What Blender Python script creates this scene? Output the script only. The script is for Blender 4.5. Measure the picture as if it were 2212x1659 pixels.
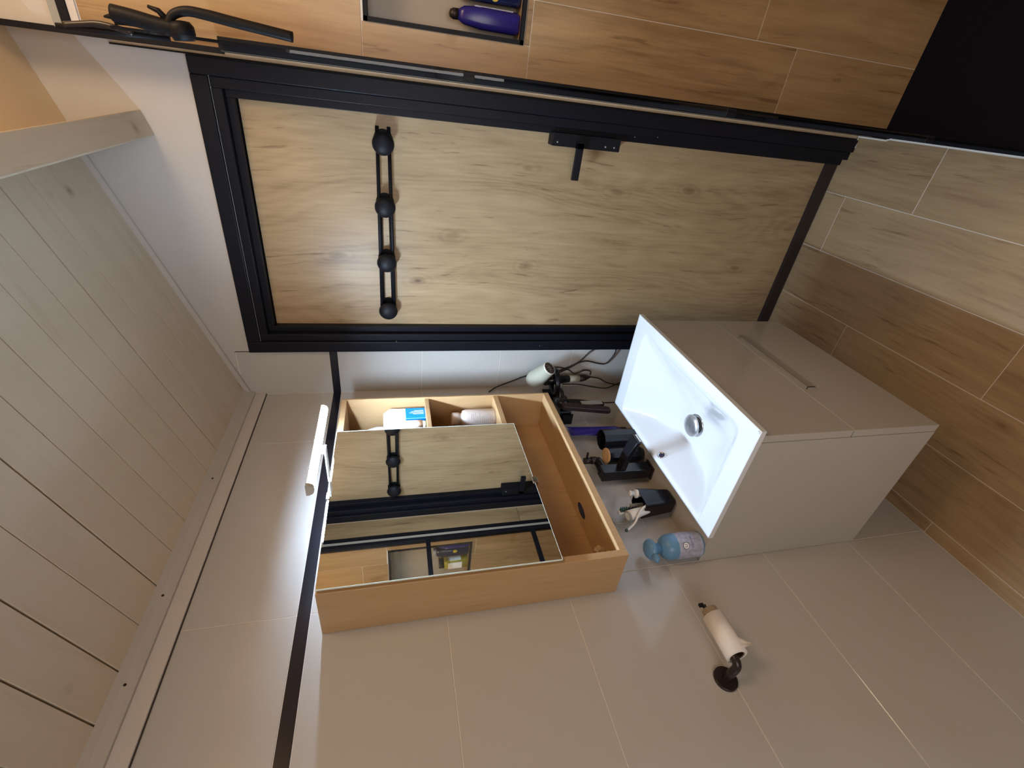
import bpy, bmesh, math, random
from mathutils import Vector, Matrix
for o in list(bpy.data.objects): bpy.data.objects.remove(o, do_unlink=True)
S = bpy.context.scene; COL = S.collection
random.seed(7); PI = math.pi
V = Vector
# ------------------------------------------------------------------ camera
cam = bpy.data.cameras.new('camera'); co = bpy.data.objects.new('camera', cam); COL.objects.link(co)
R = [[0.11208985, -0.21854615, -0.96936755], [-0.83823418, -0.54469613, 0.02587635], [-0.53366592, 0.80965654, -0.24424776]]
m = Matrix.Identity(4)
for i in range(3):
    m[i][0] = R[0][i]; m[i][1] = -R[1][i]; m[i][2] = -R[2][i]
m.translation = V((1.0463328, -1.5633181, 1.6309482))
co.matrix_world = m
cam.sensor_width = 36; cam.sensor_fit = 'HORIZONTAL'; cam.lens = 1008.518 / 2212 * 36; cam.clip_start = 0.01
S.camera = co
# ------------------------------------------------------------------ world, lights, exposure
w = bpy.data.worlds.new('world'); S.world = w; w.use_nodes = True
w.node_tree.nodes['Background'].inputs[0].default_value = (1.0, 0.9, 0.78, 1)
w.node_tree.nodes['Background'].inputs[1].default_value = 0.02
LED_STRENGTH = 560.0
LED_COLOR = (0.60, 0.79, 1.0, 1)
def area(name, loc, target, size, power, color, shape='DISK', sy=None):
    l = bpy.data.lights.new(name, 'AREA'); l.energy = power; l.color = color; l.shape = shape; l.size = size
    if sy: l.size_y = sy
    o = bpy.data.objects.new(name, l); COL.objects.link(o); o.location = loc
    o.rotation_euler = (V(target) - V(loc)).to_track_quat('-Z', 'Y').to_euler(); return o
pl_ = bpy.data.lights.new('shower_ceiling_lamp', 'POINT'); pl_.energy = 22.0; pl_.color = (1.0, 0.74, 0.46); pl_.shadow_soft_size = 0.18
plo = bpy.data.objects.new('shower_ceiling_lamp', pl_); COL.objects.link(plo); plo.location = (1.62, -0.84, 2.41)
area('rear_fill', (1.15, -3.0, 1.55), (0.75, 0.0, 1.55), 0.95, 21.5, (1.0, 0.925, 0.86), 'RECTANGLE', 1.2)   # added fill light behind the camera, let in by a made-up opening in wall_front
S.view_settings.view_transform = 'Standard'; S.view_settings.look = 'None'
S.view_settings.exposure = 0.0; S.view_settings.gamma = 1.0; S.view_settings.use_curve_mapping = False
S.cycles.max_bounces = 8; S.cycles.diffuse_bounces = 5

# ------------------------------------------------------------------ materials
def sr(r, g, b):
    f = lambda c: (c / 255 / 12.92) if c / 255 <= .04045 else ((c / 255 + .055) / 1.055) ** 2.4
    return (f(r), f(g), f(b), 1)
def base(name):
    mt = bpy.data.materials.new(name); mt.use_nodes = True
    nt = mt.node_tree; return mt, nt, nt.nodes['Principled BSDF']
def N(nt, t, **kw):
    n = nt.nodes.new(t)
    for k, v in kw.items():
        if k in n.inputs.keys(): n.inputs[k].default_value = v
        else: setattr(n, k, v)
    return n
def ramp(nt, stops):
    n = nt.nodes.new('ShaderNodeValToRGB'); e = n.color_ramp.elements
    while len(e) < len(stops): e.new(0.5)
    for el, (p, c) in zip(e, stops): el.position = p; el.color = c
    return n
def plain(name, col, rough=.5, metal=0, spec=.5, bump=0, bscale=200, var=0, vscale=6, alpha=None, trans=0, ior=1.45, coat=0, sss=0):
    mt, nt, p = base(name)
    p.inputs['Base Color'].default_value = col; p.inputs['Roughness'].default_value = rough
    p.inputs['Metallic'].default_value = metal; p.inputs['Specular IOR Level'].default_value = spec
    p.inputs['IOR'].default_value = ior; p.inputs['Coat Weight'].default_value = coat
    if trans: p.inputs['Transmission Weight'].default_value = trans
    tc = N(nt, 'ShaderNodeTexCoord')
    if var:
        n = N(nt, 'ShaderNodeTexNoise', Scale=vscale, Detail=5.0); nt.links.new(tc.outputs['Object'], n.inputs['Vector'])
        a = tuple(max(0, c * (1 - var)) for c in col[:3]) + (1,); b = tuple(min(1, c * (1 + var)) for c in col[:3]) + (1,)
        r = ramp(nt, [(.3, a), (.7, b)]); nt.links.new(n.outputs['Fac'], r.inputs[0]); nt.links.new(r.outputs[0], p.inputs['Base Color'])
    if bump:
        n = N(nt, 'ShaderNodeTexNoise', Scale=bscale, Detail=3.0); nt.links.new(tc.outputs['Object'], n.inputs['Vector'])
        b = N(nt, 'ShaderNodeBump', Strength=bump, Distance=.002); nt.links.new(n.outputs['Fac'], b.inputs['Height']); nt.links.new(b.outputs[0], p.inputs['Normal'])
    return mt
def wood(name, dark, mid, light, axis=2, rough=.45, freq=1.0, knot=True, knotc=None, per_object=True, contrast=1.0, coat=0, bump=.05, figure=.5, kaxis=2.6):
    """grain runs along the given object axis"""
    mt, nt, p = base(name); L = nt.links.new
    tc = N(nt, 'ShaderNodeTexCoord'); vec = tc.outputs['Object']
    if per_object:
        oi = N(nt, 'ShaderNodeObjectInfo'); mu = N(nt, 'ShaderNodeVectorMath', operation='MULTIPLY'); mu.inputs[1].default_value = (13.0, 31.0, 17.0)
        L(oi.outputs['Random'], mu.inputs[0]); ad = N(nt, 'ShaderNodeVectorMath', operation='ADD'); L(vec, ad.inputs[0]); L(mu.outputs[0], ad.inputs[1]); vec = ad.outputs[0]
    # large soft distortion so the figure wanders
    n0 = N(nt, 'ShaderNodeTexNoise', Scale=2.2 * freq, Detail=2.0); 
    sc0 = [1.0, 1.0, 1.0]; sc0[axis] = .45
    m0 = N(nt, 'ShaderNodeMapping'); m0.inputs['Scale'].default_value = sc0; L(vec, m0.inputs[0]); L(m0.outputs[0], n0.inputs['Vector'])
    sub = N(nt, 'ShaderNodeVectorMath', operation='MULTIPLY_ADD'); sub.inputs[1].default_value = (.13, .13, .13); L(n0.outputs['Color'], sub.inputs[0]); L(vec, sub.inputs[2])
    dv = sub.outputs[0]
    def stretched(s_across, s_along, detail, src):
        sc = [s_across] * 3; sc[axis] = s_along
        mm = N(nt, 'ShaderNodeMapping'); mm.inputs['Scale'].default_value = sc; L(src, mm.inputs[0])
        nn = N(nt, 'ShaderNodeTexNoise', Scale=1.0, Detail=detail, Roughness=.62); L(mm.outputs[0], nn.inputs['Vector']); return nn.outputs['Fac']
    fine = stretched(110 * freq, 7 * freq, 6.0, vec)
    band = stretched(19 * freq, 1.1 * freq, 4.0, dv)
    patch = stretched(4 * freq, 1.4 * freq, 3.0, dv)
    # cathedral rings: contours of a stretched noise
    ringsrc = stretched(5.5 * freq, .85 * freq, 1.0, dv)
    rm = N(nt, 'ShaderNodeMath', operation='MULTIPLY'); rm.inputs[1].default_value = 95; L(ringsrc, rm.inputs[0])
    rs = N(nt, 'ShaderNodeMath', operation='SINE'); L(rm.outputs[0], rs.inputs[0])
    def mad(a, k, b=None, c=0.0):
        mm = N(nt, 'ShaderNodeMath', operation='MULTIPLY_ADD'); L(a, mm.inputs[0]); mm.inputs[1].default_value = k
        if b is not None: L(b, mm.inputs[2])
        else: mm.inputs[2].default_value = c
        return mm.outputs[0]
    s = mad(band, .95 * contrast, None, .5 - .475 * contrast)
    s = mad(rs.outputs[0], .022 * figure * 2, s)
    s = mad(fine, .62 * contrast, s); s = mad(patch, .5 * contrast, s)
    crack = stretched(60 * freq, 3.2 * freq, 3.0, dv); ck = N(nt, 'ShaderNodeMapRange'); ck.inputs[1].default_value = .62; ck.inputs[2].default_value = .70; L(crack, ck.inputs[0])
    s = mad(ck.outputs[0], -.34 * contrast, s)
    s = mad(s, 1.0, None, -(.53 * contrast))
    if knot:
        sc = [5.2 * freq] * 3; sc[axis] = kaxis * freq
        km = N(nt, 'ShaderNodeMapping'); km.inputs['Scale'].default_value = sc; L(dv, km.inputs[0])
        vo = N(nt, 'ShaderNodeTexVoronoi', Scale=1.0); vo.feature = 'F1'; L(km.outputs[0], vo.inputs['Vector'])
        kq = N(nt, 'ShaderNodeMath', operation='MULTIPLY'); kq.inputs[1].default_value = 75.0; L(vo.outputs['Distance'], kq.inputs[0])
        kqa = N(nt, 'ShaderNodeMath', operation='MULTIPLY_ADD'); kqa.inputs[1].default_value = 9.0; L(patch, kqa.inputs[0]); L(kq.outputs[0], kqa.inputs[2])
        ks = N(nt, 'ShaderNodeMath', operation='SINE'); L(kqa.outputs[0], ks.inputs[0])
        kf = N(nt, 'ShaderNodeMapRange'); kf.inputs[1].default_value = .30; kf.inputs[2].default_value = .05; L(vo.outputs['Distance'], kf.inputs[0])
        km2 = N(nt, 'ShaderNodeMath', operation='MULTIPLY'); L(ks.outputs[0], km2.inputs[0]); L(kf.outputs[0], km2.inputs[1])
        s = mad(km2.outputs[0], .055 * figure, s)
        s = mad(kf.outputs[0], -.10, s)
    r = ramp(nt, [(.22, dark), (.5, mid), (.8, light)]); L(s, r.inputs[0]); colr = r.outputs[0]
    if knot:
        kr = ramp(nt, [(.022, (1, 1, 1, 1)), (.045, (.55, .55, .55, 1)), (.10, (0, 0, 0, 1))]); L(vo.outputs['Distance'], kr.inputs[0])
        mx = N(nt, 'ShaderNodeMix', data_type='RGBA'); L(kr.outputs[0], mx.inputs[0]); L(colr, mx.inputs[6]); mx.inputs[7].default_value = knotc or dark; colr = mx.outputs[2]
    L(colr, p.inputs['Base Color'])
    p.inputs['Roughness'].default_value = rough; p.inputs['Coat Weight'].default_value = coat
    b = N(nt, 'ShaderNodeBump', Strength=bump, Distance=.001); L(fine, b.inputs['Height']); L(b.outputs[0], p.inputs['Normal'])
    return mt
M = {}
M['tile'] = plain('glazed_white_tile', (.49, .475, .455, 1), .10, spec=.5, bump=.012, bscale=9)
M['grout'] = plain('pale_grout', (.68, .635, .58, 1), .8)
M['black'] = plain('matt_black_metal', (.007, .007, .010, 1), .5, spec=.22, bump=.02, bscale=400)
M['blackband'] = plain('black_glazed_band', (.010, .010, .016, 1), .18)
M['blackwood'] = plain('black_painted_wood', (.0065, .0065, .011, 1), .42, spec=.22, bump=.25, bscale=60)
M['blackplastic'] = plain('black_plastic', (.007, .007, .011, 1), .24, spec=.4)
M['browngloss'] = plain('dark_brown_metal', (.022, .015, .014, 1), .3)
M['plaster'] = plain('cream_white_board', (.50, .47, .445, 1), .6, bump=.05, bscale=150, var=.02)
M['beamwood'] = wood('whitewashed_beam', (.40, .33, .24, 1), (.50, .43, .33, 1), (.55, .48, .37, 1), axis=1, rough=.6, contrast=.5, figure=.2, kaxis=5.2, knotc=(.34, .25, .16, 1))
M['plank'] = wood('whitewashed_plank', (.52, .44, .335, 1), (.59, .51, .405, 1), (.62, .54, .435, 1), axis=0, rough=.55, contrast=.45, figure=.1, kaxis=5.2, knotc=(.26, .20, .14, 1))
M['plankgap'] = plain('plank_gap_shadow_board', (.12, .085, .06, 1), .8)
M['cornice'] = plain('white_painted_moulding', (.60, .56, .54, 1), .45)
M['upper'] = plain('upper_ceiling_board', (.70, .57, .40, 1), .6, var=.03)
M['oak'] = wood('oak_print_door', (.185, .115, .055, 1), (.345, .235, .124, 1), (.445, .32, .18, 1), axis=2, rough=.42, freq=1.25, knotc=(.13, .075, .033, 1), per_object=False, contrast=.70, figure=.9)
M['floor'] = wood('wood_look_floor_tile', (.205, .125, .062, 1), (.335, .225, .120, 1), (.42, .295, .165, 1), axis=1, rough=.38, knotc=(.22, .13, .065, 1), contrast=.75, figure=.7)
M['wtile'] = wood('wood_look_wall_tile', (.20, .115, .052, 1), (.355, .225, .110, 1), (.45, .30, .155, 1), axis=2, rough=.38, knotc=(.19, .10, .045, 1), contrast=.75, figure=.7)
M['beech'] = wood('beech_laminate', (.37, .225, .105, 1), (.45, .285, .142, 1), (.50, .33, .175, 1), axis=2, rough=.42, freq=1.1, knot=False, per_object=False, contrast=.6, figure=.3)
M['white'] = plain('white_glossy_lacquer', (.44, .415, .38, 1), .16)
M['whitegrey'] = plain('lacquer_edge', (.42, .395, .36, 1), .25)
M['handlegrey'] = plain('taupe_handle', (.30, .28, .25, 1), .35)
M['ceramic'] = plain('white_ceramic', (.70, .73, .77, 1), .06, coat=.3)
M['chrome'] = plain('chrome', (.72, .74, .77, 1), .14, metal=1)
M['chromedark'] = plain('dark_drain_throat', (.05, .055, .06, 1), .3, metal=.6)
M['mirror'] = plain('silvered_mirror', (.86, .88, .87, 1), .008, metal=1)
M['mirroredge'] = plain('mirror_edge_glass', (.70, .82, .78, 1), .2)
M['silicone'] = plain('white_silicone', (.78, .74, .68, 1), .4)
M['pale'] = plain('pale_wood_look_edge', (.66, .52, .36, 1), .45, var=.08, vscale=30)
M['tray'] = plain('black_slate_shower_tray', (.005, .006, .017, 1), .55, spec=.15, bump=.5, bscale=40)
def thin_glass(name):
    mt, nt, p = base(name); nt.nodes.remove(p); out = nt.nodes['Material Output']
    tr_ = N(nt, 'ShaderNodeBsdfTransparent'); tr_.inputs[0].default_value = (.95, .97, .96, 1); gl = N(nt, 'ShaderNodeBsdfGlossy'); gl.inputs['Roughness'].default_value = .01
    fr = N(nt, 'ShaderNodeFresnel'); fr.inputs[0].default_value = 1.45; mx = N(nt, 'ShaderNodeMixShader')
    nt.links.new(fr.outputs[0], mx.inputs[0]); nt.links.new(tr_.outputs[0], mx.inputs[1]); nt.links.new(gl.outputs[0], mx.inputs[2]); nt.links.new(mx.outputs[0], out.inputs[0]); return mt
M['glass'] = thin_glass('clear_shower_glass')
M['paper'] = plain('toilet_paper', (.80, .76, .72, 1), .9, bump=.3, bscale=250)
M['card'] = plain('cardboard_core', (.42, .32, .22, 1), .8)
M['cream'] = plain('sage_cream_plastic', (.43, .43, .35, 1), .33)
M['creamrim'] = plain('pale_plastic_rim', (.66, .64, .58, 1), .35)
M['brownplastic'] = plain('dark_brown_plastic', (.022, .014, .017, 1), .42)
M['violet'] = plain('violet_blue_plastic', (.022, .018, .21, 1), .25)
M['navy'] = plain('navy_blue_gloss', (.008, .012, .045, 1), .15)
M['blue'] = plain('sky_blue_pump_plastic', (.12, .27, .46, 1), .35)
M['label'] = plain('lilac_grey_label', (.36, .38, .50, 1), .4, var=.25, vscale=90)
M['labelw'] = plain('white_print', (.80, .80, .80, 1), .4)
M['ink'] = plain('dark_ink', (.02, .02, .05, 1), .5)
M['boxblue'] = plain('bright_blue_card', (.0, .25, .72, 1), .5)
M['cartonw'] = plain('white_card', (.80, .80, .80, 1), .5)
M['rose'] = plain('pale_rose_tube', (.75, .55, .48, 1), .4)
M['whitep'] = plain('white_plastic', (.70, .70, .69, 1), .3)
M['greyp'] = plain('grey_plastic', (.30, .30, .29, 1), .4)
M['greenp'] = plain('dark_green_plastic', (.03, .07, .06, 1), .4)
M['bamboo'] = plain('bamboo', (.58, .36, .18, 1), .45, var=.1, vscale=80)
M['tissue'] = plain('cream_crumpled_paper', (.55, .40, .25, 1), .8, bump=.4, bscale=120)
M['steel'] = plain('brushed_steel', (.62, .64, .68, 1), .36, metal=1, var=.15, vscale=60)
M['hair'] = plain('dark_grille', (.06, .04, .04, 1), .4, metal=.5)
M['cord'] = plain('black_cord_rubber', (.012, .010, .010, 1), .4)
M['can'] = plain('pinkish_white_can', (.56, .47, .42, 1), .3)
M['yellow'] = plain('yellow_print', (.45, .32, .02, 1), .4)
M['amber'] = plain('amber_gel', (.38, .33, .05, 1), .2)
M['greypaper'] = plain('niche_back_tile', (.38, .32, .26, 1), .35, var=.05)
def emis(name, col, s):
    mt, nt, p = base(name); p.inputs['Emission Color'].default_value = col; p.inputs['Emission Strength'].default_value = s
    p.inputs['Base Color'].default_value = (.9, .9, .9, 1); return mt
M['led'] = emis('led_diffuser_light', LED_COLOR, LED_STRENGTH)

# ------------------------------------------------------------------ mesh helpers
class MB:
    def __init__(s): s.v = []; s.f = []; s.sm = []
    def add(s, vs, fs, smooth=False):
        b = len(s.v); s.v += [tuple(v) for v in vs]; s.f += [tuple(i + b for i in f) for f in fs]; s.sm += [smooth] * len(fs); return s
    def box(s, a, b):
        x0, x1 = sorted((a[0], b[0])); y0, y1 = sorted((a[1], b[1])); z0, z1 = sorted((a[2], b[2]))
        v = [(x, y, z) for z in (z0, z1) for y in (y0, y1) for x in (x0, x1)]
        return s.add(v, [(0, 2, 3, 1), (4, 5, 7, 6), (0, 1, 5, 4), (2, 6, 7, 3), (0, 4, 6, 2), (1, 3, 7, 5)])
    def hexa(s, b4, t4):  # bottom quad, top quad (both counter-clockwise seen from above)
        return s.add(list(b4) + list(t4), [(3, 2, 1, 0), (4, 5, 6, 7), (0, 1, 5, 4), (1, 2, 6, 5), (2, 3, 7, 6), (3, 0, 4, 7)])
    def rings(s, pts, cap=True, smooth=True):  # list of rings of equal length
        n = len(pts[0]); b = len(s.v)
        for r in pts: s.v += [tuple(p) for p in r]
        for i in range(len(pts) - 1):
            for j in range(n):
                s.f.append((b + i * n + j, b + i * n + (j + 1) % n, b + (i + 1) * n + (j + 1) % n, b + (i + 1) * n + j)); s.sm.append(smooth)
        if cap:
            s.f.append(tuple(b + j for j in reversed(range(n)))); s.sm.append(False)
            s.f.append(tuple(b + (len(pts) - 1) * n + j for j in range(n))); s.sm.append(False)
        return s
    def lathe(s, p0, axis, prof, n=32, smooth=True, cap=True, flat=None):  # prof = [(distance along axis, radius)]
        ax = V(axis).normalized(); t = V((0, 0, 1)) if abs(ax.z) < .9 else V((1, 0, 0))
        u = ax.cross(t).normalized(); w_ = ax.cross(u); p0 = V(p0); rg = []
        for h, r in prof:
            rg.append([p0 + ax * h + u * (math.cos(2 * PI * k / n) * r) + w_ * (math.sin(2 * PI * k / n) * r) for k in range(n)])
        return s.rings(rg, cap, smooth)
    def cyl(s, a, b, r, n=24, r2=None):
        a = V(a); b = V(b); return s.lathe(a, b - a, [(0, r), ((b - a).length, r if r2 is None else r2)], n)
    def tube(s, pts, r, n=8, rs=None):
        pts = [V(p) for p in pts]; rg = []; prev = None
        for i, p in enumerate(pts):
            d = (pts[min(i + 1, len(pts) - 1)] - pts[max(i - 1, 0)]).normalized()
            if prev is None: prev = d.orthogonal().normalized()
            u = (prev - d * prev.dot(d)).normalized(); prev = u; w_ = d.cross(u); rr = rs[i] if rs else r
            rg.append([p + u * math.cos(2 * PI * k / n) * rr + w_ * math.sin(2 * PI * k / n) * rr for k in range(n)])
        return s.rings(rg)
    def sphere(s, c, r, sx=1, sy=1, sz=1, n=20, k=12):
        rg = []
        for i in range(1, k):
            a = PI * i / k; rg.append([(c[0] + r * sx * math.sin(a) * math.cos(2 * PI * j / n), c[1] + r * sy * math.sin(a) * math.sin(2 * PI * j / n), c[2] - r * sz * math.cos(a)) for j in range(n)])
        return s.rings(rg)
    def loft(s, c, sections, n=4, smooth=False, power=None):  # vertical loft: (z, half x, half y, corner)
        rg = []
        for z, hx, hy, cr, dx, dy in sections:
            ring = []
            for qx, qy, a0 in ((1, 1, 0), (-1, 1, PI / 2), (-1, -1, PI), (1, -1, 1.5 * PI)):
                for k in range(n + 1):
                    a = a0 + PI / 2 * k / n
                    ring.append((c[0] + dx + qx * (hx - cr) + cr * math.cos(a), c[1] + dy + qy * (hy - cr) + cr * math.sin(a), z))
            rg.append(ring)
        return s.rings(rg, True, smooth)
def spline(pts, k=8):
    pts = [V(p) for p in pts]; out = []
    P = [pts[0]] + pts + [pts[-1]]
    for i in range(1, len(P) - 2):
        for t in range(k):
            t /= k; a, b, c, d = P[i - 1], P[i], P[i + 1], P[i + 2]
            out.append(.5 * ((2 * b) + (c - a) * t + (2 * a - 5 * b + 4 * c - d) * t * t + (3 * b - a - 3 * c + d) * t ** 3))
    out.append(pts[-1]); return out
ORG = {}
def build(name, mb, mat, parent=None, org=None, bevel=0, seg=2, label=None, kind=None, mats=None):
    o_ = V(org) if org is not None else (ORG[parent.name] if parent else V((0, 0, 0)))
    me = bpy.data.meshes.new(name); me.from_pydata([tuple(V(v) - o_) for v in mb.v], [], mb.f); me.update()
    me.polygons.foreach_set('use_smooth', mb.sm)
    bm = bmesh.new(); bm.from_mesh(me); bmesh.ops.recalc_face_normals(bm, faces=bm.faces); bm.to_mesh(me); bm.free()
    me.materials.append(M[mat] if isinstance(mat, str) else mat)
    o = bpy.data.objects.new(name, me); COL.objects.link(o)
    ORG[o.name] = o_
    if parent: o.parent = parent; o.location = o_ - ORG[parent.name]
    else: o.location = o_
    if bevel:
        b = o.modifiers.new('bevel', 'BEVEL'); b.width = bevel; b.segments = seg; b.limit_method = 'ANGLE'; b.angle_limit = .6; b.harden_normals = False
    if label: o['label'] = label
    if kind: o['kind'] = kind
    return o
def thing(name, label, cat, loc, group=None):
    o = bpy.data.objects.new(name, None); COL.objects.link(o); o.location = loc; o.empty_display_size = .02; ORG[o.name] = V(loc)
    o['label'] = label; o['category'] = cat
    if group: o['group'] = group
    return o
def tag(o, label, cat, group=None):
    o['label'] = label; o['category'] = cat
    if group: o['group'] = group
    return o
def struct(name, mb, mat, **k): return build(name, mb, mat, kind='structure', **k)
def text_mesh(txt, size, mat, name, parent, origin, ux, uy, align='CENTER', depth=.0004, bend=None):
    """flat lettering turned into a mesh; ux / uy are world directions of reading and of letter height; bend=(centre, radius) wraps round a vertical cylinder"""
    cu = bpy.data.curves.new(name, 'FONT'); cu.body = txt; cu.size = size; cu.align_x = align; cu.align_y = 'CENTER'
    t = bpy.data.objects.new('tmp', cu); COL.objects.link(t); dg = bpy.context.evaluated_depsgraph_get()
    me = bpy.data.meshes.new_from_object(t.evaluated_get(dg)); bpy.data.objects.remove(t, do_unlink=True)
    ux = V(ux).normalized(); uy = V(uy).normalized(); org = ORG[parent.name]
    for v in me.vertices:
        x, y = v.co.x, v.co.y
        if bend:
            c, rad = bend; a0 = math.atan2(origin[1] - c[1], origin[0] - c[0]); a = a0 + x / rad
            p = V((c[0] + rad * math.cos(a), c[1] + rad * math.sin(a), origin[2] + y))
        else: p = V(origin) + ux * x + uy * y
        v.co = p - org
    me.materials.clear(); me.materials.append(M[mat]); o = bpy.data.objects.new(name, me); COL.objects.link(o); o.parent = parent; ORG[o.name] = org
    return o

# ================================================================== STRUCTURE
XR, YF = 2.0, -2.6           # far right wall, wall behind the camera
SL = .344                    # ceiling slope dz/dx
def cz(x): return 2.145 + SL * x
# ---- left wall with glazed tiles
wl = struct('wall_left', MB().box((-.12, YF - .1, -.1), (-.0011, .12, 2.3)), 'grout')
rows = [(0, .308), (.308, .6145), (.6145, .921), (.921, 1.224), (1.224, 1.527), (1.527, 1.827), (1.856, 2.0845)]
cols = [(0, -.285), (-.285, -.895), (-.895, -1.505), (-1.505, -2.115), (-2.115, YF)]
G = .0010
tile_mesh = {}
def tile(parent, x0, x1, y0, y1, z0, z1, mat='tile', name='tile', bev=.0007):
    key = (name, round(x1 - x0, 4), round(y1 - y0, 4), round(z1 - z0, 4), mat)
    c = V(((x0 + x1) / 2, (y0 + y1) / 2, (z0 + z1) / 2)); hx, hy, hz = (x1 - x0) / 2, (y1 - y0) / 2, (z1 - z0) / 2
    if key not in tile_mesh:
        o = build(name, MB().box((-hx, -hy, -hz), (hx, hy, hz)), mat, org=(0, 0, 0), bevel=bev, seg=1); tile_mesh[key] = o.data; first = o
    else:
        o = bpy.data.objects.new(name, tile_mesh[key]); COL.objects.link(o)
        b = o.modifiers.new('bevel', 'BEVEL'); b.width = bev; b.segments = 1; b.limit_method = 'ANGLE'; b.angle_limit = .6
    o.parent = parent; o.location = c - ORG[parent.name]; ORG[o.name] = c
    return o
for z0, z1 in rows:
    for ya, yb in cols: tile(wl, -.009, 0, yb + G, ya - G, z0 + G, z1 - G)
for ya, yb in cols: tile(wl, -.009, .0006, yb + .0004, ya - .0004, 1.8278, 1.8552, 'blackband', 'band_tile', .0006)
# ---- door wall (back)
DX0, DX1, DZ = .175, 1.02, 2.10
mb = MB(); mb.box((-.12, .0011, -.1), (DX0 + .03, .16, 2.75)); mb.box((DX1 - .03, .0011, -.1), (XR + .1, .16, 2.95)); mb.box((DX0, .0011, DZ - .03), (DX1, .16, 2.95)); mb.box((DX0, .12, -.1), (DX1, .16, DZ))
wb = struct('wall_back', mb, 'grout')
dcols = [(0, .1775)]
for z0, z1 in rows[:-1] + [(1.856, 2.157)]: tile(wb, 0 + G, .1775, 0, .009, z0 + G, z1 - G)
tile(wb, 0, .1775, -.0006, .009, 1.8278, 1.8552, 'blackband', 'band_tile', .0006)
bd = MB().box((0, -.0002, 2.159), (.1785, .003, 2.95)).box((.1785, -.0002, 2.1135), (1.0365, .003, 2.95))
build('wall_board', bd, 'plaster', wb)
build('board_joint', MB().box((.1777, -.0012, 2.113), (.1800, .004, 2.158)), 'brownplastic', wb)
# narrow wood-look strip between door frame and shower wall, with its black edge trim
tile(wb, 1.0283, 1.0380, -.0004, .009, .0, 1.10, 'pale', 'tile', .0003); tile(wb, 1.0283, 1.0380, -.0004, .009, 1.102, 2.265, 'pale', 'tile', .0003)
build('edge_trim', MB().box((1.0245, -.0035, 0), (1.0282, .006, 2.272)), 'black', wb, label='thin black edge trim')
# ---- shower wall, a thicker tiled wall standing 10 cm proud
NX0, NX1, NZ0, NZ1 = 1.140, 1.54, 1.282, 1.681
YS = -.1
mb = MB(); a, b = 1.0445, XR
mb.box((a, YS + .0011, -.1), (NX0, .008, 2.30)); mb.box((NX1, YS + .0011, -.1), (b, .008, 2.30))
mb.box((NX0, YS + .0011, -.1), (NX1, .008, NZ0)); mb.box((NX0, YS + .0011, NZ1), (NX1, .008, 2.30))
ws = struct('wall_shower', mb, 'grout')
build('wall_board', MB().box((1.0445, YS + .004, 2.3236), (XR, .008, 2.95)), 'plaster', ws)
# vertical wood-look planks
def vplank(x0, x1, z0, z1): tile(ws, x0 + .0008, x1 - .0008, YS, YS + .009, z0 + .0008, z1 - .0008, 'wtile', 'tile', .0006)
vplank(1.0412, NX0, 1.2645, 1.686); vplank(1.0412, 1.2355, 0.0, .4573); vplank(1.0412, 1.2355, .4573, 1.2645)
vplank(1.0412, NX0, 1.2645, 1.2822) if False else None
vplank(1.0412, 1.2355, 1.686, 2.274)
vplank(NX0, 1.2355, 1.2645, NZ0 - .0012)
vplank(1.2355, 1.4355, 0, .599); vplank(1.2355, 1.4355, .599, NZ0 - .0012); vplank(1.2355, 1.4355, NZ1 + .0012, 1.80); vplank(1.2355, 1.4355, 1.80, 2.274)
vplank(1.4355, 1.6355, 0, .92); vplank(1.4355, 1.6355, .92, NZ0 - .0012); vplank(1.4355, 1.6355, NZ1 + .0012, 2.274); vplank(NX1 + .001, 1.6355, NZ0, NZ1)
vplank(1.6355, 1.8355, 0, .3); vplank(1.6355, 1.8355, .3, 1.5); vplank(1.6355, 1.8355, 1.5, 2.274); vplank(1.8355, XR - .01, 0, 1.2); vplank(1.8355, XR - .01, 1.2, 2.274)
for z0, z1 in ((0, 1.05), (1.052, 2.274)): tile(ws, 1.0390, 1.0445, YS + .009, .0, z0, z1, 'wtile', 'tile', .0006)
# niche lining
nb = MB(); nb.box((NX0 + .008, -.012, NZ0 + .008), (NX1 - .008, .007, NZ1 - .008)); build('niche_back', nb, 'greypaper', ws)
nf = MB(); t = .010
nf.box((NX0, YS - .003, NZ0), (NX0 + t, -.012, NZ1)); nf.box((NX1 - t, YS - .003, NZ0), (NX1, -.012, NZ1))
nf.box((NX0, YS - .003, NZ0), (NX1, YS + .012, NZ0 + t)); nf.box((NX0, YS - .003, NZ1 - t), (NX1, -.012, NZ1))
build('niche_frame', nf, 'black', ws, label='thin black metal frame lining the niche')
build('niche_shelf', MB().box((NX0 + t, YS + .012, NZ0 - .0005), (NX1 - t, -.012, NZ0 + .008)), 'wtile', ws)
build('corner_trim', MB().box((1.0388, YS - .004, 0.0), (1.0412, YS + .012, 2.272)), 'black', ws, label='black corner trim of the shower wall')
# top trims of the shower tiling
build('edge_trim', MB().box((1.045, YS - .004, 2.2755), (XR, YS + .008, 2.2905)), 'cornice', ws, label='white edge trim over the wood-look tiles')
build('edge_trim', MB().box((1.045, YS - .010, 2.2915), (XR, YS + .008, 2.307)), 'black', ws, label='black edge trim over the wood-look tiles')
build('edge_trim', MB().box((1.045, YS - .008, 2.307), (XR, YS + .008, 2.3236)), 'greyp', ws, label='grey edge trim above the black one')
build('corner_trim', MB().box((1.0345, YS - .006, 2.0), (1.0465, YS + .006, 2.60)), 'black', ws, label='slim black corner trim rising to the ceiling')
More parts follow.
